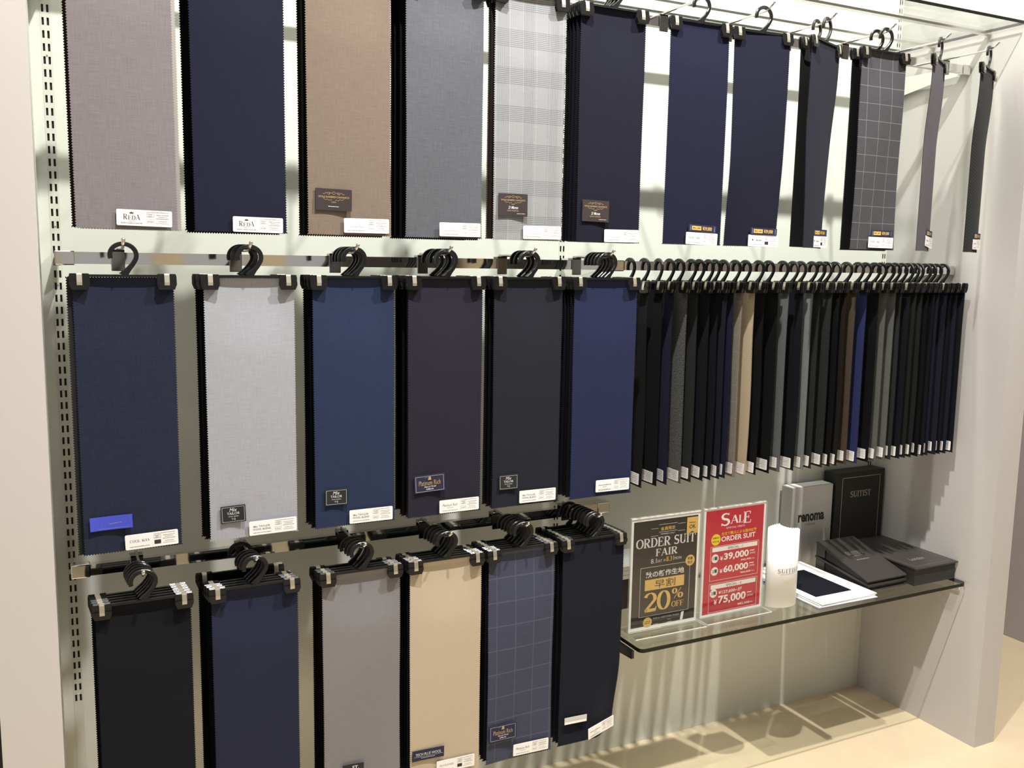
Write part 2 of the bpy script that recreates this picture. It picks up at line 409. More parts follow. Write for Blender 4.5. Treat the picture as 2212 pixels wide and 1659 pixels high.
struct('ceiling', MB().box(-3.0, 6.0, -2.7, 3.2, ZT, ZT+0.05), M_CEIL)
struct('wall_outer_left', MB().box(-3.0, -0.123, -0.20, -0.15, 0, ZT), M_DARK, 'dark wall beyond the left pier')
struct('wall_outer_right', MB().box(3.27, 3.32, -3.2, 3.2, 0, ZT), M_LILAC, 'grey wall beyond the right pier')
struct('wall_front_reflected', MB().box(-3.0, 1.32, -3.2, -3.12, 0, 0.98).box(1.32, 2.68, -3.2, -3.12, 0, 2.2).box(2.68, 3.27, -3.2, -3.12, 0, 0.98), M_DARK, 'unseen dark partition added for the rail reflections')  # unseen, added; low and tall parts shaped for dark reflections in the rails
for i, (a, b) in enumerate(((-0.10, 0.02), (0.42, 0.56), (0.86, 1.04), (2.03, 2.20), (2.95, 3.1))):
    struct('reflection_post_%d' % (i+1), MB().box(a, b, -3.12, -3.04, 0, 2.2), M_BEIGE, 'unseen beige post added for the rail reflections')  # unseen posts added to put light patches into the chrome reflections

# slotted uprights: a painted steel face with real slots over a channel darkened for slot shade
def upright_mesh(z0, z1):
    mb = MB(); w = 0.0094; sx = 0.0046; sw = 0.0021; sh = 0.0074; p = 0.02515; y = -0.0006
    xs = [-w, -sx-sw, -sx+sw, sx-sw, sx+sw, w]
    z = z1; rows = []
    while z-p > z0: rows.append(z-p/2); z -= p
    def q(a, b, c, d): mb.add([(a, y, c), (b, y, c), (b, y, d), (a, y, d)], [(0, 1, 2, 3)])
    for a, b in ((0, 1), (2, 3), (4, 5)): q(xs[a], xs[b], z, z1)
    for a, b in ((1, 2), (3, 4)):
        top = z1
        for c in rows: q(xs[a], xs[b], c+sh, top); top = c-sh
        q(xs[a], xs[b], z, top)
    q(-w, w, 0.0, z)
    for s in (-1, 1): mb.add([(s*w, y, 0), (s*w, 0.003, 0), (s*w, 0.003, z1), (s*w, y, z1)], [(0, 1, 2, 3)])
    return mb, z
for i, x in enumerate(UPX):
    t = thing('slotted_upright', ['slotted steel upright beside the left pier', 'slotted steel upright in the middle of the back panel', 'slotted steel upright in the right corner of the alcove'][i], 'upright', (x, 0, 0), 0, 'slotted wall uprights')
    mb, zb = upright_mesh(0.434, 2.50); mb.build('face', M_UPR, t)
    MB().box(-0.0085, 0.0085, 0.003, 0.020, 0.0, 2.50).build('channel', M_SLOT, t)
    sc = MB()
    for k in range(6): sc.prism([(0.0018*math.cos(a*math.pi/4), 0.4469+0.0126+0.3395*k+0.0018*math.sin(a*math.pi/4)) for a in range(8)], -0.0014, -0.0004, 'y')
    sc.build('screws', M_STEEL, t)['kind'] = 'stuff'

# ------------------------------------------------------------------ display rails
BF, BB = -0.258, -0.243
def bracket_poly(zc):
    return [(-0.001, zc+0.016), (-0.245, zc+0.012), (-0.245, zc-0.012), (-0.17, zc-0.016), (-0.03, zc-0.040), (-0.001, zc-0.058)]
def rail(name, label, x0, x1, zc, brackets, caps):
    t = thing(name, label, 'rail', (0, 0, 0), 0, 'chrome display rails')
    MB().box(x0, x1, BF, BB, zc-0.011, zc+0.011).build('bar', M_CHROME, t)
    for x in brackets:
        MB().prism(bracket_poly(zc), x-0.0015, x+0.0015, 'x').build('bracket', M_CHROME, t)
    for a, b in caps:
        bevel(MB().box(a, b, BF-0.0018, BB+0.006, zc-0.0135, zc+0.0130).build('end_cap', M_CHROME, t), 0.002)
rail('display_rail', 'top left chrome rail carrying the uppermost row of fabric swatches', -0.012, 1.196, 1.990, (0.0, 1.1975), ((-0.016, 0.020), (1.168, 1.197)))
rail('display_rail', 'top right chrome rail running to the right pier under the glass shelf', 1.204, 2.392, 1.990, (1.2025, 2.384), ((1.203, 1.228), (2.362, 2.394)))
rail('display_rail', 'middle left chrome rail behind the second row of swatches', -0.004, 1.226, 1.416, (0.0, 1.1975), ((-0.006, 0.028), (1.196, 1.227)))
rail('display_rail', 'long middle right chrome rail from which side-on swatches hang', 1.2285, 2.392, 1.416, (2.384,), ((2.362, 2.394),))
rail('display_rail', 'lower left chrome rail behind the bottom row of swatches', -0.002, 1.205, 0.820, (0.0, 1.1975), ((-0.004, 0.030), (1.172, 1.207)))

# ------------------------------------------------------------------ prong hooks on the rails
ROW = {'t': (1.963, 1.990), 'm': (1.388, 1.416), 'b': (0.796, 0.820)}
PX = {'t': [.111, .304, .508, .703, .893, 1.092, 1.315, 1.508, 1.700, 1.900, 2.099, 2.290],
      'm': [.101, .315, .515, .708, .899, 1.093], 'b': [.113, .314, .527, .713, .895, 1.080]}
ORD = ['first', 'second', 'third', 'fourth', 'fifth', 'sixth', 'seventh', 'eighth', 'ninth', 'tenth', 'eleventh', 'twelfth', 'thirteenth', 'fourteenth', 'fifteenth', 'sixteenth', 'seventeenth', 'eighteenth', 'nineteenth', 'twentieth']
ORD += ['twenty-'+o for o in ORD[:9]]+['thirtieth']+['thirty-'+o for o in ORD[:6]]
RNAME = {'t': 'top', 'm': 'middle', 'b': 'bottom'}
def prong_meshes():
    zr = 0.0; c = MB()                         # origin on the prong axis at the rail front
    c.box(-0.012, 0.012, -0.004, -0.0005, -0.042, -0.002); c.box(-0.012, 0.012, -0.004, 0.019, -0.0072, -0.0026)
    c.box(-0.012, 0.012, 0.0165, 0.019, -0.022, -0.006)
    p = MB().tube([(0, 0.012, 0.0), (0, -0.06, 0.0), (0, -0.132, 0.0), (0, -0.140, 0.001), (0, -0.148, 0.004), (0, -0.162, 0.0135)], 0.0028, 10)
    p.ball((0, -0.1625, 0.0138), 0.0036)
    return c.mesh('clamp', mat('chrome_dark_reflection', (0.30, 0.29, 0.28, 1), 0.16, metal=1.0)), p.mesh('prong', M_STEEL, True)  # clamp chrome darkened to paint in the black surroundings it mirrors
CLAMP, PRONG = prong_meshes()
for row in 'tmb':
    z0, zc = ROW[row]
    for i, x in enumerate(PX[row]):
        t = thing('prong_hook', 'chrome prong hook clamped on the %s rail, %s from the left' % (RNAME[row], ORD[i]), 'hook', (x, BF, z0+0.0466), 0, 'prong hooks on the rails')
        bevel(link('clamp', CLAMP, t), 0.0015); link('prong', PRONG, t)

# ------------------------------------------------------------------ hanger, clips and cloth (one mesh of each kind, shared)
def hanger_mesh():
    mb = MB()
    path = arc(0.0005, 0.0345, 0.0214, 0.0195, 198, -30, 18)
    path = [(x, z) for x, z in path]+[(0.0152, 0.0185), (0.0090, 0.0110), (0.0035, 0.0045), (0.0010, -0.001)]
    P = [(x, 0, z) for x, z in path]; n = len(P)
    def prof(i):
        hw = 0.0039 if i < n-4 else (0.0040, 0.0044, 0.0060, 0.0092)[i-(n-4)]
        hd = 0.0030; c = 0.0012
        return [(hw, -hd+c), (hw, hd-c), (hw-c, hd), (-hw+c, hd), (-hw, hd-c), (-hw, -hd+c), (-hw+c, -hd), (hw-c, -hd)]
    mb.sweep(P, prof)
    mb.box(-0.060, 0.060, -0.0036, 0.0026, -0.0035, 0.0008)
    mb.box(-0.078, -0.060, -0.0016, 0.0022, -0.006, 0.0004); mb.box(0.060, 0.078, -0.0016, 0.0022, -0.006, 0.0004)
    return mb.mesh('hanger', M_PLASTIC)
def clip_mesh():
    mb = MB(); w = 0.0155
    for s in (-1, 1):
        # outline narrows at the lower corners; lower half stands prouder than the upper half
        top = [(-w*.92, 0.0015), (-w, -0.003), (-w, -0.012), (w, -0.012), (w, -0.003), (w*.92, 0.0015)]
        mb.prism(top, s*0.0012, s*0.0050, 'y')
        low = [(-w, -0.0115), (-w, -0.016), (-w*.78, -0.0245), (w*.78, -0.0245), (w, -0.016), (w, -0.0115)]
        mb.prism(low, s*0.0012, s*(0.0077 if s < 0 else 0.0044), 'y')
    mb.box(-w*.9, w*.9, -0.0024, 0.0024, -0.001, 0.0018)
    return mb.mesh('clip', M_CLIP)
def spring_mesh():
    mb = MB(); w = 0.0043
    prof = [(-0.0083, -0.0175), (-0.0083, -0.0120), (-0.0060, 0.0005), (-0.0050, 0.0030), (0.0040, 0.0030), (0.0046, 0.0005), (0.0049, -0.0120), (0.0049, -0.0175), (0.0042, -0.0175), (0.0040, 0.0005), (0.0034, 0.0020), (-0.0042, 0.0020), (-0.0052, 0.0005), (-0.0075, -0.0120), (-0.0075, -0.0175)]
    mb.prism(prof, -w, w, 'x'); return mb.mesh('spring', M_SPRING)
HANGER, CLIP, SPRING = hanger_mesh(), clip_mesh(), spring_mesh()
def cloth_grid(w, L, bend):
    """pinked cloth: rows two per tooth down the sides, toothed strips at hem and top"""
    p = 0.0046; nz = int(L/p)*2; NX = 9; d = 0.0023; top = -0.0025; t = 0.0006
    mb = MB()
    def Y(x, z):
        return bend(x/(w/2), (top-z)/L)
    for s in (-1, 1):
        vs = []; fs = []
        for j in range(nz+1):
            z = top-0.003-(L-0.006)*j/nz
            for i in range(NX+1):
                x = -w/2+w*i/NX
                if i == 0: x += d*(j % 2)
                if i == NX: x -= d*(j % 2)
                vs.append((x, Y(x, z)+s*t, z))
        n = NX+1
        for j in range(nz):
            for i in range(NX):
                q = (j*n+i, j*n+i+1, (j+1)*n+i+1, (j+1)*n+i)
                fs.append(q if s > 0 else q[::-1])
        mb.add(vs, fs)
        for zz, sg in ((top-L+0.003, -1), (top-0.003, 1)):
            m_ = int(w/p)*2; vs = []; fs = []
            for i in range(m_+1):
                x = -w/2+w*i/m_; ze = zz+sg*(0.003-d*(i % 2))
                vs += [(x, Y(x, zz)+s*t, zz), (x, Y(x, ze)+s*t, ze)]
            for i in range(m_): fs.append((2*i, 2*i+2, 2*i+3, 2*i+1))
            mb.add(vs, fs)
    return mb
def ss(a, b, x):
    x = max(0, min(1, (x-a)/(b-a))); return x*x*(3-2*x)
BENDS = {
 'flat': lambda u, v: 0.002*(1-u**4)*ss(0, .03, v)*(1-ss(.05, .2, v))-0.0012*math.sin(3.0*v+1.0)*ss(.04, .3, v),
 'sag': lambda u, v: (0.0042*(1-u**4)*ss(.0, .03, v)*(1-ss(.06, .30, v))-0.0018*math.sin(4*v+2*u)*ss(.05, .4, v)),
 'wave': lambda u, v: -0.0030*math.sin(5.0*v+1.6*u)*ss(.05, .5, v)+0.0048*(1-u**4)*ss(.0, .03, v)*(1-ss(.06, .26, v)),
 'curl': lambda u, v: 0.009*(u*u)*ss(.55, 1.0, v)-0.003*math.sin(4*v+u),
 'lift': lambda u, v: 0.030*ss(.15, 1.0, u)*ss(.60, 1.0, v)-0.002*math.sin(6*v+u)*ss(.1, .5, v),
 'twist': lambda u, v: 0.013*u*ss(.05, 1.0, v)+0.006*u*u*ss(.1, .5, v),
 'fold': lambda u, v: 0.008*(u*u)*ss(.10, .45, v),
}
CLOTH_L = 0.4945
_cm = {}
def cloth_obj(material, bend, w, parent, name='fabric', L=CLOTH_L):
    key = (bend, round(w, 3), round(L, 3))
    if key not in _cm:
        _cm[key] = cloth_grid(w, L, BENDS[bend]).mesh('fabric', [material], True)
    o = bpy.data.objects.new(name, _cm[key]); COL.objects.link(o); o.parent = parent
    o.material_slots[0].link = 'OBJECT'; o.material_slots[0].material = material
    return o

# ---- labels stuck on the cloth
PRICE = card_mesh('price_label', 0.0905, 0.0276, 0.0022, M_WHITE)
def price_ink(kind):
    k, kd = K(M_INK), K(M_INKD); I = Ink()
    def small(seed, black=False):
        I.greek(k, .004, .040, .0102, .0012, seed)
        I.frame(k, .0035, .0022, .0155, .0082, .0004); I.greek(k, .0062, .0128, .0058, .0014, seed+1); I.greek(k, .0062, .0128, .0032, .0014, seed+2)
        I.greek(k, .019, .040, .0056, .0013, seed+3); I.greek(k, .022, .037, .0026, .0012, seed+4); I.greek(k, .019, .040, -.0006, .0014, seed+5)
        if black: I.rect(kd, .004, -.0085, .0152, -.0012)
        else: I.frame(k, .0035, -.0085, .0155, -.0018, .0003); I.greek(k, .005, .014, -.0062, .0016, seed+6)
        I.greek(k, .022, .037, -.0052, .0012, seed+7); I.greek(k, .019, .040, -.0085, .0010, seed+8)
        I.greek(k, -.038, -.004, -.0098, .0016, seed+9)
    if kind == 'reda':
        I.s_(kd, 'R', -.0345, -.0035, -.0275, .0058); I.s_(kd, 'ED', -.0268, -.0035, -.0145, .0034); I.s_(kd, 'A', -.0145, -.0035, -.0070, .0058)
        I.poly(kd, [(-.0240, .0068), (-.0180, .0068), (-.0176, .0098), (-.0194, .0084), (-.0210, .0104), (-.0226, .0084), (-.0244, .0098)])
        I.greek(k, -.026, -.015, -.0062, .0009, 3); small(11)
    elif kind == 'faint':
        I.line(k, [(-.022, -.001), (-.020, .006), (-.018, .000), (-.015, .006), (-.013, -.001)], .0007); I.greek(k, -.034, -.004, -.0030, .0010, 5); small(21)
    elif kind == 'wool':
        I.s_(kd, 'OOL', -.0325, -.001, -.0215, .0042); I.t(kd, 'W', -.0375, -.001, -.0328, .0042); I.s_(kd, 'FABRIC', -.0195, -.001, -.0040, .0042); small(31)
    elif kind == 'dark_square':
        I.greek(kd, -.034, -.028, .000, .004, 5); I.greek(kd, -.021, -.006, .000, .003, 6); small(41, True)
    elif kind == 'cool':
        I.s_(k, 'COOL MAX', -.0375, -.0012, -.0040, .0040, .17, .06, .12); small(51, True)
    elif kind == 'tailor':
        I.t(k, 'Mix TAYLOR', -.0375, .0014, -.0060, .0052, .01); I.t(k, 'WOOL BLEND', -.0385, -.0042, -.0045, -.0006, .01); small(61)
    elif kind == 'platinum':
        I.t(k, 'Platinum Rich', -.0385, .0000, -.0045, .0052, 0, .25); I.greek(k, -.028, -.014, -.0036, .0012, 7); small(71)
    elif kind == 'shade':
        I.greek(k, -.038, -.004, .0012, .0028, 9); I.greek(k, -.026, -.016, -.0028, .0016, 8); I.frame(k, -.038, -.0105, -.006, -.0070, .0003); small(81)
    elif kind == 'tech':
        I.s_(k, 'TEC', -.0390, .0000, -.0300, .0042); I.t(k, 'H PLUS WOOL', -.0292, .0000, -.0040, .0042); small(91, True)
    elif kind == 'plain':
        small(101); I.greek(k, -.036, -.008, .0010, .0026, 12)
    return I.meshes()
_pi = {}
def add_price(parent, kind, cx=0.031, cz=-0.478, ang=0.0, bend=None, y=-0.0022):
    if kind not in _pi: _pi[kind] = price_ink(kind)
    o = link('price_label', PRICE, parent, (cx, y, cz), (0, R(-ang), 0))
    for me in _pi[kind]: link('lettering', me, o)
    return o
BR_CACHE = {}
def brand(kind):
    if kind in BR_CACHE: return BR_CACHE[kind]
    g, w_, I = K(M_GOLD), K(M_TXTW), Ink()
    def flourish(zt, s=1.0):
        for sg in (-1, 1):
            I.line(g, [(sg*s*(.004+.015*i/14), zt+s*.0016*math.sin(i*.9)+s*.0006) for i in range(15)], .0006)
            I.line(g, [(sg*s*(.009+.0024*math.cos(a*.7)), zt+s*.0008+s*.0018*math.sin(a*.7)) for a in range(10)], .0005)
            I.line(g, [(sg*s*(.003+.016*i/14), zt-s*.0108+s*.0009*math.sin(i*1.1)+s*.002*(i/14)) for i in range(15)], .0006)
        I.line(g, [(s*.0028*math.cos(a*.6), zt+s*.0016+s*.0020*math.sin(a*.6)) for a in range(11)], .0006)
    if kind == 'vbc':
        me = card_mesh('brand_label', .0705, .0405, .0005, M_VBC, .0006, .0012); flourish(.0105, 1.1)
        I.t(g, 'VITALE BARBERIS CANONICO', -.0300, .0030, .0300, .0066, .012); I.t(g, '1663', -.0045, -.0060, .0045, -.0030); I.greek(w_, -.010, .010, -.0135, .0015, 2)
    elif kind == 'vbc21':
        me = card_mesh('brand_label', .0675, .0460, .0005, M_VBC, .0006, .0015); flourish(.0150, 1.05)
        I.t(g, 'VITALE BARBERIS CANONICO', -.0285, .0078, .0285, .0112, .012); I.t(g, '1663', -.004, .0000, .004, .0026)
        I.t(w_, '21 Micron', -.0110, -.0085, .0115, -.0025, .012, .3); I.t(g, 'SUPER TROPICAL', -.0135, -.0135, .0135, -.0106); I.greek(w_, .009, .028, -.0185, .0012, 3)
    elif kind == 'mix':
        me = card_mesh('brand_label', .0455, .0325, .0005, M_BLK, .0006, .0016)
        I.frame(w_, -.0205, -.0140, .0205, .0140, .0004); I.t(w_, 'Mix', -.0070, .0052, .0070, .0118, 0, .3); I.t(w_, 'TAILOR', -.0115, -.0010, .0115, .0038)
        I.t(w_, 'WOOL BLEND', -.0095, -.0052, .0095, -.0034); I.t(w_, 'T·Q', -.0035, -.0116, .0035, -.0076)
    elif kind == 'plat':
        me = card_mesh('brand_label', .0680, .0370, .0005, M_NVY, .0006, .0020)
        I.frame(K(M_SILV), -.0310, -.0165, .0310, .0155, .0005)
        I.poly(g, [(-.0035, .0068), (.0040, .0068), (.0026, .0142), (-.0018, .0142)]); I.line(g, [(-.012, .0115), (-.008, .0125), (-.003, .0122)], .0004)
        I.t(g, 'Platinum Rich', -.0240, -.0040, .0240, .0062, 0, 0); I.t(w_, 'Natural Model', -.0125, -.0088, .0145, -.0052, 0, .4); I.t(w_, "SUPER110's", -.0080, -.0140, .0085, -.0108, .02)
    elif kind == 'tech':
        me = card_mesh('brand_label', .0735, .0235, .0005, M_NVY, .0006, .0012)
        I.t(w_, 'TECH PLUS WOOL', -.0290, -.0010, .0300, .0050, 0, .2); I.rect(w_, -.0330, -.0030, .0340, -.0026); I.greek(w_, -.016, .016, -.0068, .0014, 5)
    elif kind == 'blue':
        me = card_mesh('brand_label', .0700, .0245, .0004, M_BLUE, .0008, .0022)
        p = K(M_PALE); I.line(p, [(-.004, -.0022), (.006, -.0008), (.017, -.0002)], .0009); I.greek(p, -.022, .028, -.0098, .0009, 4)
    elif kind == 'strip':
        me = card_mesh('brand_label', .0600, .0165, .0004, M_SILV, .0005, .0008)
        I.rect(K(M_WHITE), -.029, -.0078, .029, -.0020); I.greek(K(M_INK), -.016, .022, -.0066, .0012, 6)
    elif kind == 'first':
        me = card_mesh('brand_label', .0453, .0379, .0004, M_BLK, .0006, .0015); I.t(w_, 'ST.', -.002, .0075, .012, .0150, .02)
    ws = max(v.co.x for v in me.vertices)*2; hs = max(v.co.z for v in me.vertices)*2
    cl = -min(v.co.y for v in me.vertices)-0.0006
    BR_CACHE[kind] = (me, I.meshes(-0.0010, -0.0001, lambda x, z: -cl*abs(2*x/ws)**2*(1-.6*(z/hs+.5)))); return BR_CACHE[kind]
def add_brand(parent, kind, cx, cz, ang=0.0, y=-0.0024):
    me, inks = brand(kind); o = link('brand_label', me, parent, (cx, y, cz), (0, R(-ang), 0))
    for q in inks: link('lettering', q, o)
_promo = []
def add_promo(parent, cx, cz, ang=0.0, y=-0.0022):
    if not _promo:
        I = Ink(); I.rect(K(M_GOLDF), -.0305, -.0045, -.0035, .0048); I.greek(K(M_VBC), -.0275, -.0185, -.001, .0026, 2); I.greek(K(M_VBC), -.0150, -.0065, -.001, .0026, 3)
        I.t(K(M_GOLDF), '¥39,000', .0000, -.0050, .0270, .0046, .02); I.rect(K(M_PALE), -.0350, -.0060, -.0338, .0060); I.rect(K(M_PALE), .0338, -.0060, .0350, .0060)
        _promo.extend([card_mesh('promo_label', .0790, .0164, .0004, M_NVY), I.meshes()])
    o = link('promo_label', _promo[0], parent, (cx, y, cz), (0, R(-ang), 0))
    for q in _promo[1]: link('lettering', q, o)

def swatch(label, loc, rz, material, bend='flat', w=0.166, group=None, L=CLOTH_L):
    t = thing('fabric_swatch', label, 'fabric swatch', loc, rz, group)
    link('hanger', HANGER, t)
    for x in (-0.0705, 0.0705):
        c = bevel(link('clip', CLIP, t, (x, 0, 0)), 0.0008, 1); link('spring', SPRING, c)
    cloth_obj(material, bend, w, t, L=L)
    return t

# ------------------------------------------------------------------ cloth colours
KB = 0.86
def C3(r, g, b):
    l = max(lin(r), lin(g), lin(b)); k = KB*(0.76+0.24*min(1, l/0.20))
    return rgb(r, g, b, k)
CL = {
 't1': cloth('cloth_mauve_grey', C3(143, 137, 141), .16, .12), 't2': cloth('cloth_ink_navy', C3(42, 44, 64), .08, .15),
 't3': cloth('cloth_taupe_brown', C3(138, 123, 110), .14, .16), 't4': cloth('cloth_steel_grey', C3(105, 108, 115), .18, .14),
 't5': cloth('cloth_glen_check', C3(164, 166, 169), .08, .06, 'glen', C3(48, 48, 50)), 't6': cloth('cloth_charcoal_navy', C3(37, 38, 53), .08, .12),
 't7': cloth('cloth_royal_navy', C3(37, 39, 64), .06, .12, 'dobby'), 't8': cloth('cloth_midnight_stripe', C3(35, 37, 55), .06, .12, 'dobby'),
 't9': cloth('cloth_slate_navy', C3(36, 38, 53), .06, .12), 't10': cloth('cloth_grey_windowpane', C3(84, 83, 87), .12, .12, 'windowpane', C3(190, 188, 190)),
 't11': cloth('cloth_mid_grey', C3(99, 96, 101), .10, .12), 't12': cloth('cloth_black_rib', C3(50, 50, 48), .10, .12, 'rib'),
 'm1': cloth('cloth_dark_blue_slub', C3(50, 55, 76), .20, .12), 'm2': cloth('cloth_pale_grey', C3(176, 178, 187), .10, .08),
 'm3': cloth('cloth_denim_blue', C3(52, 62, 93), .10, .12), 'm4': cloth('cloth_aubergine_navy', C3(52, 50, 64), .06, .14),
 'm5': cloth('cloth_charcoal', C3(46, 48, 58), .06, .14), 'm6': cloth('cloth_cobalt_navy', C3(48, 53, 88), .06, .12, 'dobby'),
 'b1': cloth('cloth_black', C3(34, 35, 41), .05, .14), 'b2': cloth('cloth_deep_blue', C3(52, 56, 79), .06, .14),
 'b3': cloth('cloth_silver_grey', C3(146, 144, 147), .05, .14), 'b4': cloth('cloth_beige', C3(206, 190, 167), .03, .05),
 'b5': cloth('cloth_blue_check', C3(80, 84, 104), .08, .12, 'softpane', C3(140, 142, 160)), 'b6': cloth('cloth_navy_black', C3(36, 39, 52), .05, .12),
 'blk': cloth('cloth_back_black', C3(20, 20, 23), .06, .12), 'blk2': cloth('cloth_back_navy', C3(26, 27, 38), .06, .12),
 'brn': cloth('cloth_back_brown', C3(50, 38, 34), .10, .12), 'cream': cloth('cloth_back_cream', C3(196, 190, 184), .05, .06),
 'gry': cloth('cloth_back_grey', C3(112, 110, 110), .10, .10), 'char': cloth('cloth_back_charcoal', C3(52, 53, 54), .08, .12),
}
DESC = {
 't1': 'mauve-grey suiting swatch, leftmost in the top row', 't2': 'ink navy suiting swatch in the top row beside the mauve-grey one',
 't3': 'taupe brown suiting swatch with dark woven label in the top row', 't4': 'steel blue-grey slub swatch in the top row right of the brown one',
 't5': 'light grey glen-check swatch with dark woven label in the top row', 't6': 'dark charcoal-navy swatch with woven label in the top row',
 't7': 'bright navy swatch with gold-printed price label hanging alone in the top row', 't8': 'midnight navy swatch in the top row, curling at its lower corners',
 't9': 'slate navy swatch turned half sideways in the top row', 't10': 'grey windowpane-check swatch in the top row',
 't11': 'narrow mid-grey swatch turned edge-on in the top row', 't12': 'ribbed black swatch turned edge-on beside the right pier',
 'm1': 'dark blue slub swatch with bright blue satin label, leftmost in the middle row', 'm2': 'pale grey swatch with black woven label in the middle row',
 'm3': 'denim blue swatch with black woven label in the middle row', 'm4': 'aubergine-navy swatch with navy framed label in the middle row',
 'm5': 'charcoal swatch with small black woven label in the middle row', 'm6': 'cobalt navy ribbed swatch, last before the side-on swatches',
 'b1': 'plain black swatch, leftmost in the bottom row', 'b2': 'deep blue swatch in the bottom row beside the black one',
 'b3': 'silver-grey satin swatch in the bottom row', 'b4': 'beige swatch with dark navy woven label in the bottom row',
 'b5': 'blue check swatch with navy framed label in the bottom row', 'b6': 'navy-black swatch lifting at its lower corner, rightmost in the bottom row'}
SHORT = {'t1': 'mauve-grey', 't2': 'ink navy', 't3': 'taupe brown', 't4': 'steel blue-grey', 't5': 'glen-check', 't6': 'charcoal-navy', 't9': 'slate navy', 't10': 'windowpane',
 'm1': 'dark blue', 'm2': 'pale grey', 'm3': 'denim blue', 'm4': 'aubergine-navy', 'm5': 'charcoal', 'm6': 'cobalt navy',
 'b1': 'plain black', 'b2': 'deep blue', 'b3': 'silver-grey', 'b4': 'beige', 'b5': 'blue check', 'b6': 'navy-black'}
MNAME = {'blk': 'black', 'blk2': 'near-black navy', 'brn': 'dark brown', 'cream': 'cream', 'gry': 'grey', 'char': 'charcoal'}
# key: (rotation, bend, [(cloth, sideways shift, depth behind front)])
ST_ = {
 't1': (0, 'sag', [('cream', .008, .014), ('brn', -.005, .028)]), 't2': (0, 'sag', [('blk', -.004, .0135), ('blk', -.009, .027), ('blk', -.010, .042)]),
 't3': (0, 'sag', [('blk', -.006, .014), ('brn', -.009, .030)]), 't4': (0, 'wave', [('gry', .006, .0135), ('blk', -.003, .027), ('char', .010, .0405), ('blk', -.005, .054), ('blk', -.008, .068)]),
 't5': (0, 'sag', [('brn', -.004, .0135), ('gry', -.002, .027), ('blk', .004, .041)]), 't6': (0, 'sag', [('blk2', -.003, .0135), ('blk2', -.004, .027), ('blk', -.004, .0405), ('blk', -.004, .054)]),
 't7': (0, 'flat', []), 't8': (-2, 'curl', []), 't9': (22, 'twist', [('blk', -.006, .028)]), 't10': (1, 'wave', [('blk', -.004, .026)]), 't11': (29, 'fold', []), 't12': (25.5, 'fold', []),
 'm1': (0, 'sag', []), 'm2': (0, 'sag', [('blk', -.006, .0135), ('blk', -.010, .027)]), 'm3': (0, 'sag', [('blk', -.004, .0135), ('blk2', -.006, .027), ('blk', -.008, .0405)]),
 'm4': (0, 'sag', [('char', .002, .0135), ('blk', -.003, .027), ('blk', -.002, .0405), ('blk', -.004, .066)]), 'm5': (0, 'sag', [('char', .004, .0135), ('blk', .000, .027), ('blk', -.003, .0405)]),
 'm6': (0, 'sag', [('blk2', -.002, .0135), ('blk', -.002, .027), ('blk2', -.003, .0405), ('blk', -.003, .054)]),
 'b1': (0, 'sag', [('blk', -.002, .0135), ('blk', -.003, .027), ('blk2', -.004, .0405), ('blk', -.005, .054)]), 'b2': (0, 'wave', [('blk', -.003, .0135), ('blk2', -.005, .027), ('blk', -.006, .0405), ('blk', -.010, .098)]),
 'b3': (0, 'wave', [('blk', -.003, .0135), ('blk', -.004, .027), ('blk', -.008, .046)]), 'b4': (0, 'sag', [('blk2', -.002, .0135), ('blk', -.003, .027), ('blk2', -.004, .0405), ('blk', -.006, .056)]),
 'b5': (0, 'wave', [('blk2', -.002, .0135), ('blk', -.002, .027), ('blk', -.003, .0405), ('blk2', -.004, .054), ('blk', -.005, .070)]),
 'b6': (0, 'lift', [('blk', .002, .0135), ('blk2', .001, .027), ('blk', .001, .0405), ('blk', .000, .054), ('blk2', -.001, .0675), ('blk', -.002, .084), ('blk', -.006, .110)]),
}
YF = -0.3945
FRONT = {}
for key, (rot, bend, backs) in ST_.items():
    row = key[0]; x = PX[row][int(key[1:])-1]; z0 = ROW[row][0]
    grp = 'fabric swatches in the %s row' % RNAME[row]
    xf = {'t7': 1.322, 't8': 1.502, 'm2': .316}.get(key, x)
    FRONT[key] = swatch(DESC[key], (xf, YF, z0), R(rot), CL[key], bend, 0.166 if key not in ('t8', 't10') else 0.160, grp)
    for i, (cm, dx, dy) in enumerate(backs):
        lab = '%s swatch hanging %s behind the %s one in the %s row' % (MNAME[cm], ['directly', 'second', 'third', 'fourth', 'fifth', 'sixth', 'seventh'][i], SHORT[key], RNAME[row])
        swatch(lab, (x+dx, YF+dy, z0), R(rot), CL[cm], 'lift' if key == 'b6' else 'flat', 0.166, grp, CLOTH_L+random.choice((-.002, 0, .002)))
o = cloth_obj(CL['char'], 'flat', 0.166, FRONT['m1'], 'back_fabric'); o.location = (-0.009, 0.004, 0)
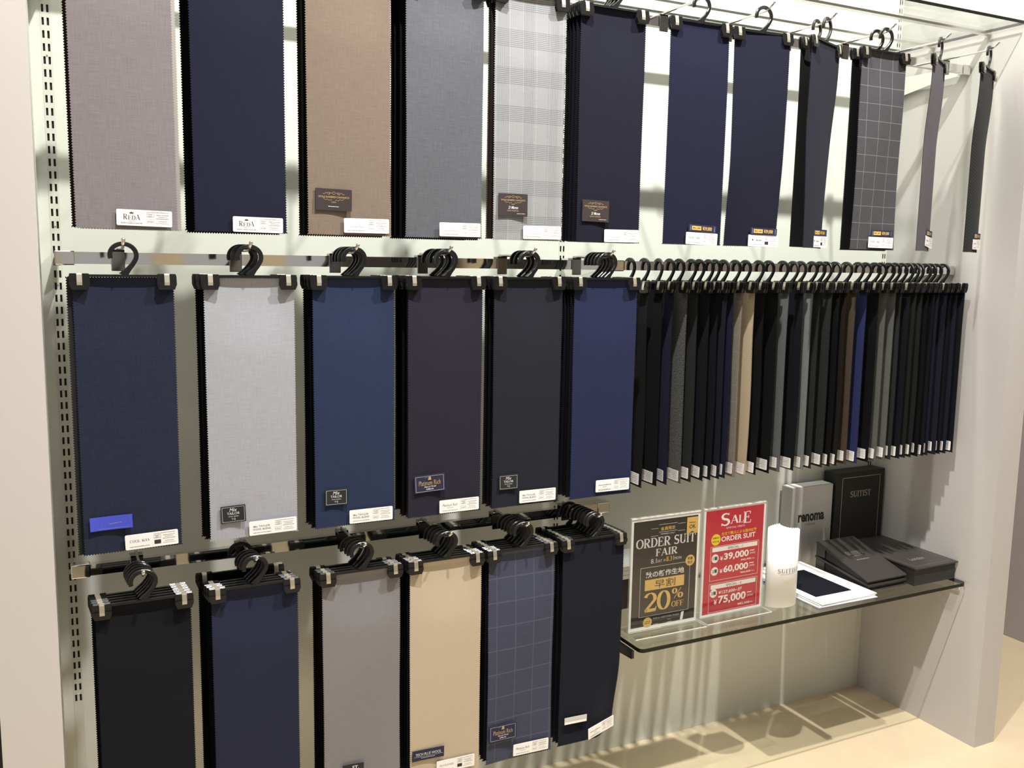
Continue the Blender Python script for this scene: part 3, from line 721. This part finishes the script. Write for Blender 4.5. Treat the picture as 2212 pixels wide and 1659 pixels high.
# labels on the front swatches (metres from the hanger centre)
for k, kind, cx, cz, a in (('t1', 'reda', .0273, -.4761, -1.0), ('t2', 'reda', .0291, -.4816, -.6), ('t3', 'faint', .0318, -.4771, .3), ('t4', 'faint', .0337, -.4788, .2), ('t5', 'faint', .0330, -.4794, .4),
        ('t6', 'faint', .0341, -.4813, .4), ('t7', 'wool', .0250, -.4820, -1.5), ('t8', 'dark_square', .0300, -.4825, -.6), ('t9', 'dark_square', .0280, -.4800, 0), ('t10', 'wool', .0271, -.4775, -.4), ('t11', 'plain', .0300, -.4720, -5), ('t12', 'plain', .0280, -.4740, 0),
        ('m1', 'cool', .0301, -.4795, 1.5), ('m2', 'tailor', .0341, -.4795, .8), ('m3', 'tailor', .0316, -.4790, 0), ('m4', 'platinum', .0322, -.4789, .1), ('m5', 'tailor', .0290, -.4770, -.3), ('m6', 'shade', .0300, -.4720, -.6),
        ('b3', 'plain', .0300, -.4770, 0), ('b4', 'tech', .0240, -.4715, -1.5), ('b5', 'platinum', .0290, -.4760, -1.5), ('b6', 'shade', .0310, -.4690, 3)):
    yo = {'b6': -0.002, 't8': 0.001, 't9': 0.002, 't11': 0.002, 't12': 0.002}.get(k, 0)
    add_price(FRONT[k], kind, cx, cz, a, y=-0.0034+yo)
    if k == 'b6': FRONT[k].children[-1].rotation_euler.z = R(17)
for k, kind, cx, cz, a in (('t3', 'vbc', -.0333, -.4301, -1), ('t5', 'vbc21', -.0379, -.4242, 0), ('t6', 'vbc21', -.0361, -.4292, -1), ('m1', 'blue', -.0366, -.4400, .9), ('m2', 'mix', -.0402, -.4472, 1.5), ('m3', 'mix', -.0406, -.4346, -.6),
        ('m4', 'plat', -.0357, -.4248, 2.0), ('m5', 'mix', -.0440, -.4398, 0), ('b3', 'first', -.0226, -.4346, -3), ('b4', 'tech', -.0412, -.4328, -2), ('b5', 'plat', -.0440, -.4230, -.6), ('b6', 'strip', -.0392, -.4349, -2)):
    add_brand(FRONT[k], kind, cx, cz, a, y=-0.0040)
for k, cx, cz, a in (('t7', .0261, -.4585, -2.5), ('t8', .0295, -.4600, -1.2), ('t9', .0280, -.4575, 0), ('t10', .0285, -.4540, 0), ('t11', .0290, -.4490, -2), ('t12', .0280, -.4510, 0)):
    add_promo(FRONT[k], cx, cz, a, y=-0.0034+(0.002 if k in ('t9', 't11', 't12') else 0))

# ------------------------------------------------------------------ side-on swatches along the middle right rail
SIDEX = [1.248, 1.290, 1.332, 1.365, 1.394, 1.432, 1.457, 1.486, 1.507, 1.534, 1.572, 1.606, 1.650, 1.684, 1.733, 1.769, 1.796, 1.836, 1.865, 1.888, 1.921, 1.964, 2.008, 2.037, 2.072, 2.096, 2.128, 2.153, 2.180, 2.206, 2.228, 2.247, 2.277, 2.299, 2.323, 2.352]
SIDEC = ['blk', 'blk', 'nav', 'her', 'cha', 'bnv', 'bnv', 'dnv', 'nav', 'chk', 'bei', 'blk', 'blk', 'gr1', 'bnv', 'gr2', 'cha', 'cha', 'blk', 'bbr', 'bro', 'roy', 'blk', 'gr3', 'gr3', 'cha', 'bnv', 'bgr', 'bgr', 'blk', 'bnv', 'dnv', 'dnv', 'bnv', 'dnv', 'bnv']
S = {'blk': (CL['blk'], 'black'), 'nav': (cloth('cloth_side_navy', C3(38, 40, 70), .06, .12), 'navy'), 'her': (cloth('cloth_side_herringbone', C3(118, 118, 115), .08, .1, 'herring'), 'speckled grey herringbone'),
     'cha': (cloth('cloth_side_charcoal', C3(54, 56, 56), .08, .12), 'charcoal'), 'bnv': (cloth('cloth_side_black_navy', C3(26, 27, 36), .06, .12), 'near-black navy'), 'dnv': (cloth('cloth_side_dark_navy', C3(36, 38, 54), .06, .12), 'dark navy'),
     'chk': (cloth('cloth_side_check', C3(150, 142, 130), .10, .10, 'windowpane', C3(205, 198, 184)), 'grey-beige windowpane check'), 'bei': (cloth('cloth_side_beige', C3(205, 188, 160), .06, .06), 'beige'),
     'gr1': (cloth('cloth_side_grey', C3(112, 115, 118), .08, .10), 'mid-grey'), 'gr2': (cloth('cloth_side_pale_grey', C3(140, 144, 146), .08, .10), 'pale grey'), 'bbr': (cloth('cloth_side_black_brown', C3(44, 38, 34), .06, .12), 'black-brown'),
     'bro': (cloth('cloth_side_brown', C3(92, 80, 68), .06, .12), 'brown'), 'roy': (cloth('cloth_side_royal_blue', C3(54, 60, 108), .06, .12), 'royal blue'), 'gr3': (cloth('cloth_side_stone_grey', C3(110, 111, 108), .08, .10), 'stone grey'),
     'bgr': (cloth('cloth_side_black_green', C3(40, 43, 41), .06, .12), 'black-green')}
ROTS = {2: -7, 3: -1, 8: -2}
for i, (x, c) in enumerate(zip(SIDEX, SIDEC)):
    a = -90+ROTS.get(i, random.uniform(-1.5, 1.5))
    t = swatch('%s swatch hanging side-on, %s hanger along the middle right rail' % (S[c][1], ORD[i]), (x, -0.2505, 1.3772+random.uniform(0, .0006)), R(a), S[c][0], random.choice(('flat', 'flat', 'sag', 'wave')), 0.166, 'side-on swatches on the middle right rail')
    add_price(t, 'plain', 0.0300+random.uniform(-.004, .003), -0.476+random.uniform(-.003, .003), random.uniform(-2, 2), y=-0.0036)

# ------------------------------------------------------------------ glass shelves
def glass_slab(name, x0, x1, y0, y1, z0, z1, parent):
    mb = MB().box(x0, x1, y0, y1, z0, z1); mb.mi = [0, 0, 1, 1, 1, 1]
    return mb.build(name, [M_GLASS, M_GEDGE], parent)
ZS = 0.494
t = thing('glass_shelf', 'clear glass shelf with dark green edge carrying signs and sample books', 'shelf', (0, 0, 0))
def shelf_slab(x0, x1, y0, y1, z0, z1, r, parent):
    n = 6; pts = [(x0+r-r*math.cos(R(90*i/n)), y0+r-r*math.sin(R(90*i/n))) for i in range(n+1)]+[(x1-r+r*math.sin(R(90*i/n)), y0+r-r*math.cos(R(90*i/n))) for i in range(n+1)]+[(x1, y1), (x0, y1)]
    mb = MB().prism(pts, z0, z1, 'z'); mb.mi = [0, 0]+[1]*(len(mb.f)-2)
    return mb.build('glass_pane', [M_GLASS, M_GEDGE], parent)
shelf_slab(1.226, 2.392, -0.387, -0.006, ZS-0.010, ZS, 0.014, t)
for x, mm in ((1.2185, M_BRKT), (2.3895, M_CHROME)):
    bevel(MB().prism([(-0.001, ZS-0.0105), (-0.365, ZS-0.0105), (-0.365, ZS-0.030), (-0.200, ZS-0.042), (-0.001, ZS-0.066)], x-0.003, x+0.003, 'x').build('bracket', mm, t), 0.001, 1)
MB().prism([(-0.305+0.003*math.cos(a*math.pi/4), ZS-0.021+0.003*math.sin(a*math.pi/4)) for a in range(8)], 1.2140, 1.2156, 'x').build('screw', M_STEEL, t)
t = thing('glass_shelf', 'long glass canopy shelf at the top of the alcove', 'shelf', (0, 0, 0))
glass_slab('glass_pane', -0.020, 1.199, -0.423, -0.012, 2.083, 2.091, t)
glass_slab('glass_pane', 1.202, 2.390, -0.423, -0.012, 2.083, 2.091, t)
for yb in (-0.309, -0.124):
    MB().box(-0.025, 2.396, yb-0.009, yb+0.009, 2.0765, 2.0828).build('support_bar', M_STEEL, t)

# ------------------------------------------------------------------ things on the lower glass shelf
def acrylic_stand(t, w, h, base_f):
    mb = MB().box(0, w, -0.0035, -0.0020, 0.003, h); mb.mi = [1, 1, 0, 1, 0, 1]
    mb.build('front_pane', [M_ACR, M_ACRE], t)
    mb = MB().box(0, w, 0.0020, 0.0035, 0.003, h); mb.mi = [1, 1, 0, 1, 0, 1]
    mb.build('rear_pane', [M_ACR, M_ACRE], t)
    mb = MB().box(-0.003, w+0.003, -base_f, 0.040, 0.0, 0.003); mb.mi = [0, 0, 1, 1, 1, 1]
    mb.build('foot', [M_ACR, M_ACRE], t)
def sheet(t, w, h, m_, I, margin=0.004):
    o = MB().box(0.001, w-0.001, -0.0008, 0.0008, 0.004, h-0.001).build('poster', M_WHITE, t)
    for me in I.meshes(-0.00095, -0.00008): link('lettering', me, o)
W4, H4 = 0.212, 0.300
mat('poster_red', rgb(200, 44, 62), 0.55); mat('poster_white', rgb(248, 244, 240), 0.6); mat('poster_yellow', rgb(246, 214, 48), 0.55)
mat('poster_black', rgb(42, 37, 34), 0.5, noise=0.10, nscale=9); mat('poster_gold', rgb(224, 184, 104), 0.45, noise=0.16, nscale=30); mat('poster_ink', rgb(62, 52, 40), 0.6)
mat('poster_silver', rgb(222, 220, 216), 0.5)
def V(v): return H4*(1-v)
def U(u): return W4*u
# --- red sale poster
I = Ink(); r_, w_, y_, k_ = 'poster_red', 'poster_white', 'poster_yellow', 'poster_ink'
I.rect(r_, .008, .011, W4-.008, H4-.008)
I.s_(w_, 'S', U(.275), V(.178), U(.415), V(.062), .19, .06); I.s_(w_, 'A', U(.42), V(.166), U(.56), V(.088), .19, .06); I.s_(w_, 'L', U(.555), V(.166), U(.635), V(.096), .19, .06); I.s_(w_, 'E', U(.63), V(.178), U(.755), V(.072), .19, .06)
I.s_(w_, 'SPECIAL PRICE', U(.36), V(.207), U(.66), V(.190), .16, .07, .1)
I.disk(y_, U(.205), V(.292), .0155); I.t(k_, '数量限定', U(.155), V(.283), U(.255), V(.268), .01); I.t(k_, '特別価格', U(.155), V(.316), U(.255), V(.301), .01)
I.t(y_, '仕立て職人による国内縫製', U(.29), V(.262), U(.855), V(.233), .012)
I.t(w_, 'ORDER SUIT', U(.29), V(.318), U(.84), V(.272), .022)
I.frame(w_, U(.13), V(.665), U(.905), V(.352), .0009); I.frame(w_, U(.13), V(.955), U(.905), V(.690), .0009)
I.rect(w_, U(.155), V(.402), U(.88), V(.362)); I.t(k_, 'SPECIAL - I', U(.40), V(.394), U(.64), V(.372))
for zc, n1, a, b in ((.462, '1着', '¥39,000', '¥42,900'), (.578, '2着', '¥60,000', '¥66,000')):
    I.disk(w_, U(.205), V(zc), .0118); I.t(k_, n1, U(.168), V(zc+.016), U(.245), V(zc-.020), .02)
    I.t(w_, '¥', U(.285), V(zc+.026), U(.33), V(zc-.012), .02); I.t(w_, a[1:], U(.345), V(zc+.036), U(.745), V(zc-.036), .03)
    I.t(w_, '~', U(.76), V(zc-.016), U(.835), V(zc-.030), .03); I.t(w_, '[税抜]', U(.765), V(zc+.012), U(.85), V(zc-.008)); I.t(w_, b, U(.62), V(zc+.062), U(.79), V(zc+.042), .015); I.t(w_, '(税込)', U(.80), V(zc+.060), U(.85), V(zc+.046))
I.rect(w_, U(.155), V(.742), U(.88), V(.702)); I.t(k_, 'SPECIAL - II', U(.40), V(.734), U(.645), V(.712))
I.disk(w_, U(.205), V(.780), .0118); I.t(k_, '2着', U(.168), V(.796), U(.245), V(.760), .02)
I.t(w_, '¥127,600~が', U(.285), V(.800), U(.66), V(.762), .012)
I.t(w_, '¥', U(.215), V(.888), U(.265), V(.840), .02); I.t(w_, '75,000', U(.285), V(.896), U(.73), V(.812), .03); I.t(w_, '~', U(.75), V(.834), U(.825), V(.820), .03); I.t(w_, '[税抜]', U(.755), V(.868), U(.85), V(.848)); I.t(w_, '¥82,500', U(.60), V(.934), U(.795), V(.910), .012); I.t(w_, '(税込)', U(.80), V(.930), U(.85), V(.914))
t = thing('sign_stand', 'clear acrylic stand holding a red SALE poster', 'sign', (1.4735, -0.294, ZS+0.0004), R(0.8)); acrylic_stand(t, W4, H4, 0.040); sheet(t, W4, H4, None, I)
# --- black order-suit poster
I = Ink(); b_, g_, s_ = 'poster_black', 'poster_gold', 'poster_silver'
I.rect(b_, .008, .013, W4-.008, H4-.011)
for x0, x1, v in ((.395, .66, .083), (.28, .385, .112), (.67, .775, .093), (.395, .66, .148), (.28, .385, .176), (.67, .775, .156)): I.rect(s_, U(x0), V(v), U(x1), V(v)+.0009)
I.t(g_, '会員限定', U(.42), V(.135), U(.63), V(.102), .012); I.t(s_, 'MEMBERS ONLY', U(.42), V(.171), U(.63), V(.159))
I.poly(g_, [(U(.80), V(.050)), (U(.965), V(.050)), (U(.965), V(.200)), (U(.88), V(.175)), (U(.80), V(.200))]); I.t(k_, 'OK', U(.835), V(.150), U(.93), V(.115), .02); I.greek(k_, U(.835), U(.93), V(.102), .003, 3)
I.s_(s_, 'ORDER SUIT', U(.075), V(.272), U(.935), V(.188), .19, .07); I.s_(s_, 'FAIR', U(.36), V(.355), U(.675), V(.288), .19, .07)
I.t(s_, '8.1', U(.295), V(.412), U(.375), V(.372)); I.t(s_, 'SAT', U(.385), V(.410), U(.455), V(.386)); I.t(s_, '»', U(.475), V(.406), U(.505), V(.388)); I.t(g_, '8.31', U(.515), V(.410), U(.625), V(.368)); I.t(s_, 'MON', U(.635), V(.406), U(.735), V(.382))
I.frame(s_, U(.150), V(.872), U(.870), V(.440), .0010); I.disk(g_, U(.868), V(.432), .0145); I.t(k_, '数量', U(.830), V(.428), U(.905), V(.400), .012); I.t(k_, '限定', U(.830), V(.464), U(.905), V(.436), .012)
I.t(s_, '秋の新作生地', U(.225), V(.535), U(.785), V(.480), .022)
I.rect(g_, U(.220), V(.645), U(.790), V(.550)); I.t(k_, '早割', U(.36), V(.633), U(.66), V(.562), .004)
I.s_(g_, '20', U(.215), V(.835), U(.60), V(.665), .17, .05, .03); I.s_(g_, '%', U(.615), V(.752), U(.785), V(.660), .16, .05); I.s_(g_, 'OFF', U(.615), V(.825), U(.79), V(.775), .17, .06)
I.disk(g_, U(.275), V(.925), .0135); I.greek(k_, U(.235), U(.315), V(.920), .0026, 4); I.greek(k_, U(.235), U(.315), V(.936), .0026, 5)
I.t(s_, 'タカキュー公式アプリはこちらから', U(.355), V(.908), U(.735), V(.892), .006); I.greek(s_, U(.36), U(.43), V(.955), .0020, 6); I.greek(s_, U(.56), U(.63), V(.955), .0020, 7); I.greek(s_, U(.57), U(.62), V(.932), .0016, 8)
I.poly(w_, [(U(.765), V(.885)), (U(.805), V(.880)), (U(.790), V(.952)), (U(.750), V(.957))])
t = thing('sign_stand', 'clear acrylic stand holding a black and gold ORDER SUIT FAIR poster', 'sign', (1.248, -0.296, ZS+0.0004), R(-0.6)); acrylic_stand(t, W4, H4, 0.042); sheet(t, W4, H4, None, I)

# --- curled white leaflets
M_LEAF = mat('leaflet_white', rgb(246, 246, 246), 0.55)
t = thing('leaflet_stack', 'curled stack of glossy white leaflets standing beside the red poster', 'leaflets', (1.756, -0.283, ZS+0.0004), 0)
def leaf_mesh(rad, a0, a1, h, tilt):
    n = 16; vs = []; fs = []
    for i in range(n+1):
        a = R(a0+(a1-a0)*i/n); c, s = math.cos(a), math.sin(a); hz = h+tilt*(i/n-.5)
        vs += [(rad*c, rad*.72*s, 0), (rad*c, rad*.72*s, hz), ((rad-.0007)*c, (rad-.0007)*.72*s, hz), ((rad-.0007)*c, (rad-.0007)*.72*s, 0)]
    for i in range(n):
        for j in range(4): fs.append((4*i+j, 4*i+(j+1) % 4, 4*(i+1)+(j+1) % 4, 4*(i+1)+j))
    fs += [(0, 3, 2, 1), (4*n, 4*n+1, 4*n+2, 4*n+3)]
    return MB().add(vs, fs)
for i in range(18):
    leaf_mesh(0.052-0.0024*i, 178-2*i, 352-i, 0.214+0.0003*i+0.0012*(i % 3), -0.012).build('leaflet', M_LEAF, t, True)
cu = Ink(); cu.s_(K(M_INKD), 'SUITIST', 0, 0, .072, .0120, .11, .04, .14); cu.greek(K(M_INK), .006, .054, -.0042, .0016, 4)
for me in cu.meshes(0, 0):
    for v in me.vertices:                             # wrap the print onto the curled sheet
        a = R(228)+(v.co.x)/0.052; rd = 0.0528; z = v.co.z
        v.co = (rd*math.cos(a), rd*.72*math.sin(a)-.0004, z+0.098)
    link('lettering', me, t)

# --- paper pile with a cloth sample card
t = thing('paper_pile', 'pile of white papers with a black cloth sample card on top', 'papers', (1.822, -0.370, ZS+0.0004), 0)
M_PVIO = mat('folder_violet', rgb(140, 142, 220), 0.5)
MB().box(0.004, 0.210, 0.004, 0.300, 0, 0.0028).build('folder', M_PVIO, t).rotation_euler = (0, 0, R(1.5))
for i in range(5):
    o = bevel(MB().box(0, 0.212, 0, 0.299, 0, 0.0018).build('sheet', M_LEAF, t), 0.0004, 1); o.location = (0.004*(i % 2)+.001*i, -0.002+0.003*(i % 3), 0.0050+0.0021*i); o.rotation_euler = (0, 0, R((-1.4, .8, -.6, 1.0, 0)[i]))
MB().box(0.0, 0.212, 0.0, 0.12, 0.0029, 0.0048).build('sheet', M_LEAF, t)
o = MB().box(0.030, 0.165, 0.045, 0.232, 0.0154, 0.0165).build('cloth_sample', CL['blk2'], t)

# --- two wedge binders
M_BIND = mat('binder_dark_leatherette', rgb(56, 52, 50), 0.42, noise=0.06, nscale=120, bump=0.05)
M_PAGE = mat('binder_inside_black', rgb(22, 21, 21), 0.6)
M_FOIL = mat('foil_silver', rgb(200, 192, 176), 0.3, metal=0.6)
def binder(zf, zb, tf, tb, label, foil):
    t = thing('sample_binder', label, 'binder', (2.052, -0.326, ZS+0.0004), 0, 'stacked wedge binders')
    L_ = 0.210; w = 0.156
    MB().prism([(0, zf+tf-.003), (L_, zb+tb-.003), (L_, zb+tb), (0, zf+tf)], 0, w, 'x').build('top_cover', M_BIND, t)
    MB().prism([(0, zf), (L_, zb), (L_, zb+.003), (0, zf+.003)], 0, w, 'x').build('bottom_cover', M_BIND, t)
    MB().prism([(L_-.038, zb+.004), (L_-.003, zb+.004), (L_-.003, zb+tb-.004), (L_-.038, zb+tb-.010)], .001, w-.001, 'x').build('spine_block', M_BIND, t)
    MB().prism([(.006, zf+.0034), (L_-.040, zb+.0036-.002), (L_-.040, zb+tb*.72), (.006, zf+tf-.0036)], .004, w-.004, 'x').build('pages', M_PAGE, t)
    if foil:
        J = Ink(); f = K(M_FOIL); J.s_(f, 'SUITIST', .046, .128, .112, .144, .16, .06, .1); J.greek(f, .062, .098, .120, .003, 3); J.greek(f, .056, .106, .100, .004, 5)
        a = math.atan2(zb+tb-zf-tf, L_)
        for me in J.meshes(0, 0):
            for v in me.vertices: v.co = (v.co.x, v.co.z*math.cos(a), zf+tf+.0004+v.co.z*math.sin(a))
            link('lettering', me, t)
binder(0.0, 0.0, 0.016, 0.044, 'lower of the two dark wedge-shaped sample binders', False)
binder(0.0164, 0.0444, 0.015, 0.045, 'upper dark wedge-shaped sample binder with foil lettering', True)

# --- flat lidded box
t = thing('sample_box', 'dark flat lidded sample box lying by the right pier', 'box', (2.214, -0.349, ZS+0.0004), 0)
MB().box(0.003, 0.176, 0.003, 0.282, 0, 0.050).build('body', mat('box_black_cloth', rgb(40, 39, 37), 0.6, noise=.08, nscale=200), t)
o = MB().box(0, 0.180, -0.003, 0.286, 0.0503, 0.0545).build('lid', M_BIND, t)
J = Ink(); f = 'box_lid_line'; mat(f, rgb(96, 91, 88), 0.4); mat('box_lid_script', rgb(140, 134, 128), 0.4); J.frame(f, .014, .012, .166, .272, .0022); J.t('box_lid_script', 'London', .050, .055, .110, .075, 0, .4)
for me in J.meshes(0, 0):
    for v in me.vertices: v.co = (v.co.x, v.co.z, .0549)
    link('lettering', me, o)

# --- upright boxes at the back
t = thing('slip_case', 'brushed silver slip case lettered renoma standing against the back panel', 'box', (2.004, -0.056, ZS+0.0004), 0)
M_BRUSH = mat('brushed_silver', (0.60, 0.60, 0.585, 1), 0.36, metal=0.55, noise=0.06, nscale=60)
bevel(MB().box(0, 0.168, 0, 0.048, 0, 0.247).build('case', M_BRUSH, t), 0.0012)
MB().box(0.004, 0.164, 0.004, 0.044, 0.2472, 0.2482).build('top_insert', M_LEAF, t)
J = Ink(); J.t(K(M_PLASTIC), 'renoma', .028, .135, .136, .160, .035); J.t(K(M_INK), 'HOMME', .058, .122, .100, .129)
for me in J.meshes(-0.0005): link('lettering', me, t)
t = thing('slip_case', 'tall black slip case lettered SUITIST in the right corner of the shelf', 'box', (2.1785, -0.062, ZS+0.0004), 0)
M_CASE = mat('case_black_cloth', rgb(33, 32, 31), 0.6, noise=0.06, nscale=200)
bevel(MB().box(0, 0.212, 0, 0.054, 0, 0.279).build('case', M_CASE, t), 0.0015)
J = Ink(); f = K(M_FOIL); J.frame(f, .026, .012, .192, .262, .0016); J.s_(f, 'SUITIST', .064, .196, .154, .216, .16, .06, .08)
for me in J.meshes(-0.0005): link('lettering', me, t)
# --- dark box with papers behind the black poster
t = thing('storage_box', 'dark box topped with white papers behind the black poster', 'box', (1.285, -0.150, ZS+0.0004), 0)
bevel(MB().box(0, 0.150, 0, 0.130, 0, 0.085).build('box', M_CASE, t), 0.002)
for i in range(3): MB().box(-0.004+.002*i, 0.152, -0.004, 0.126, 0.0856+.012*i, 0.0966+.012*i).build('paper', M_LEAF, t)
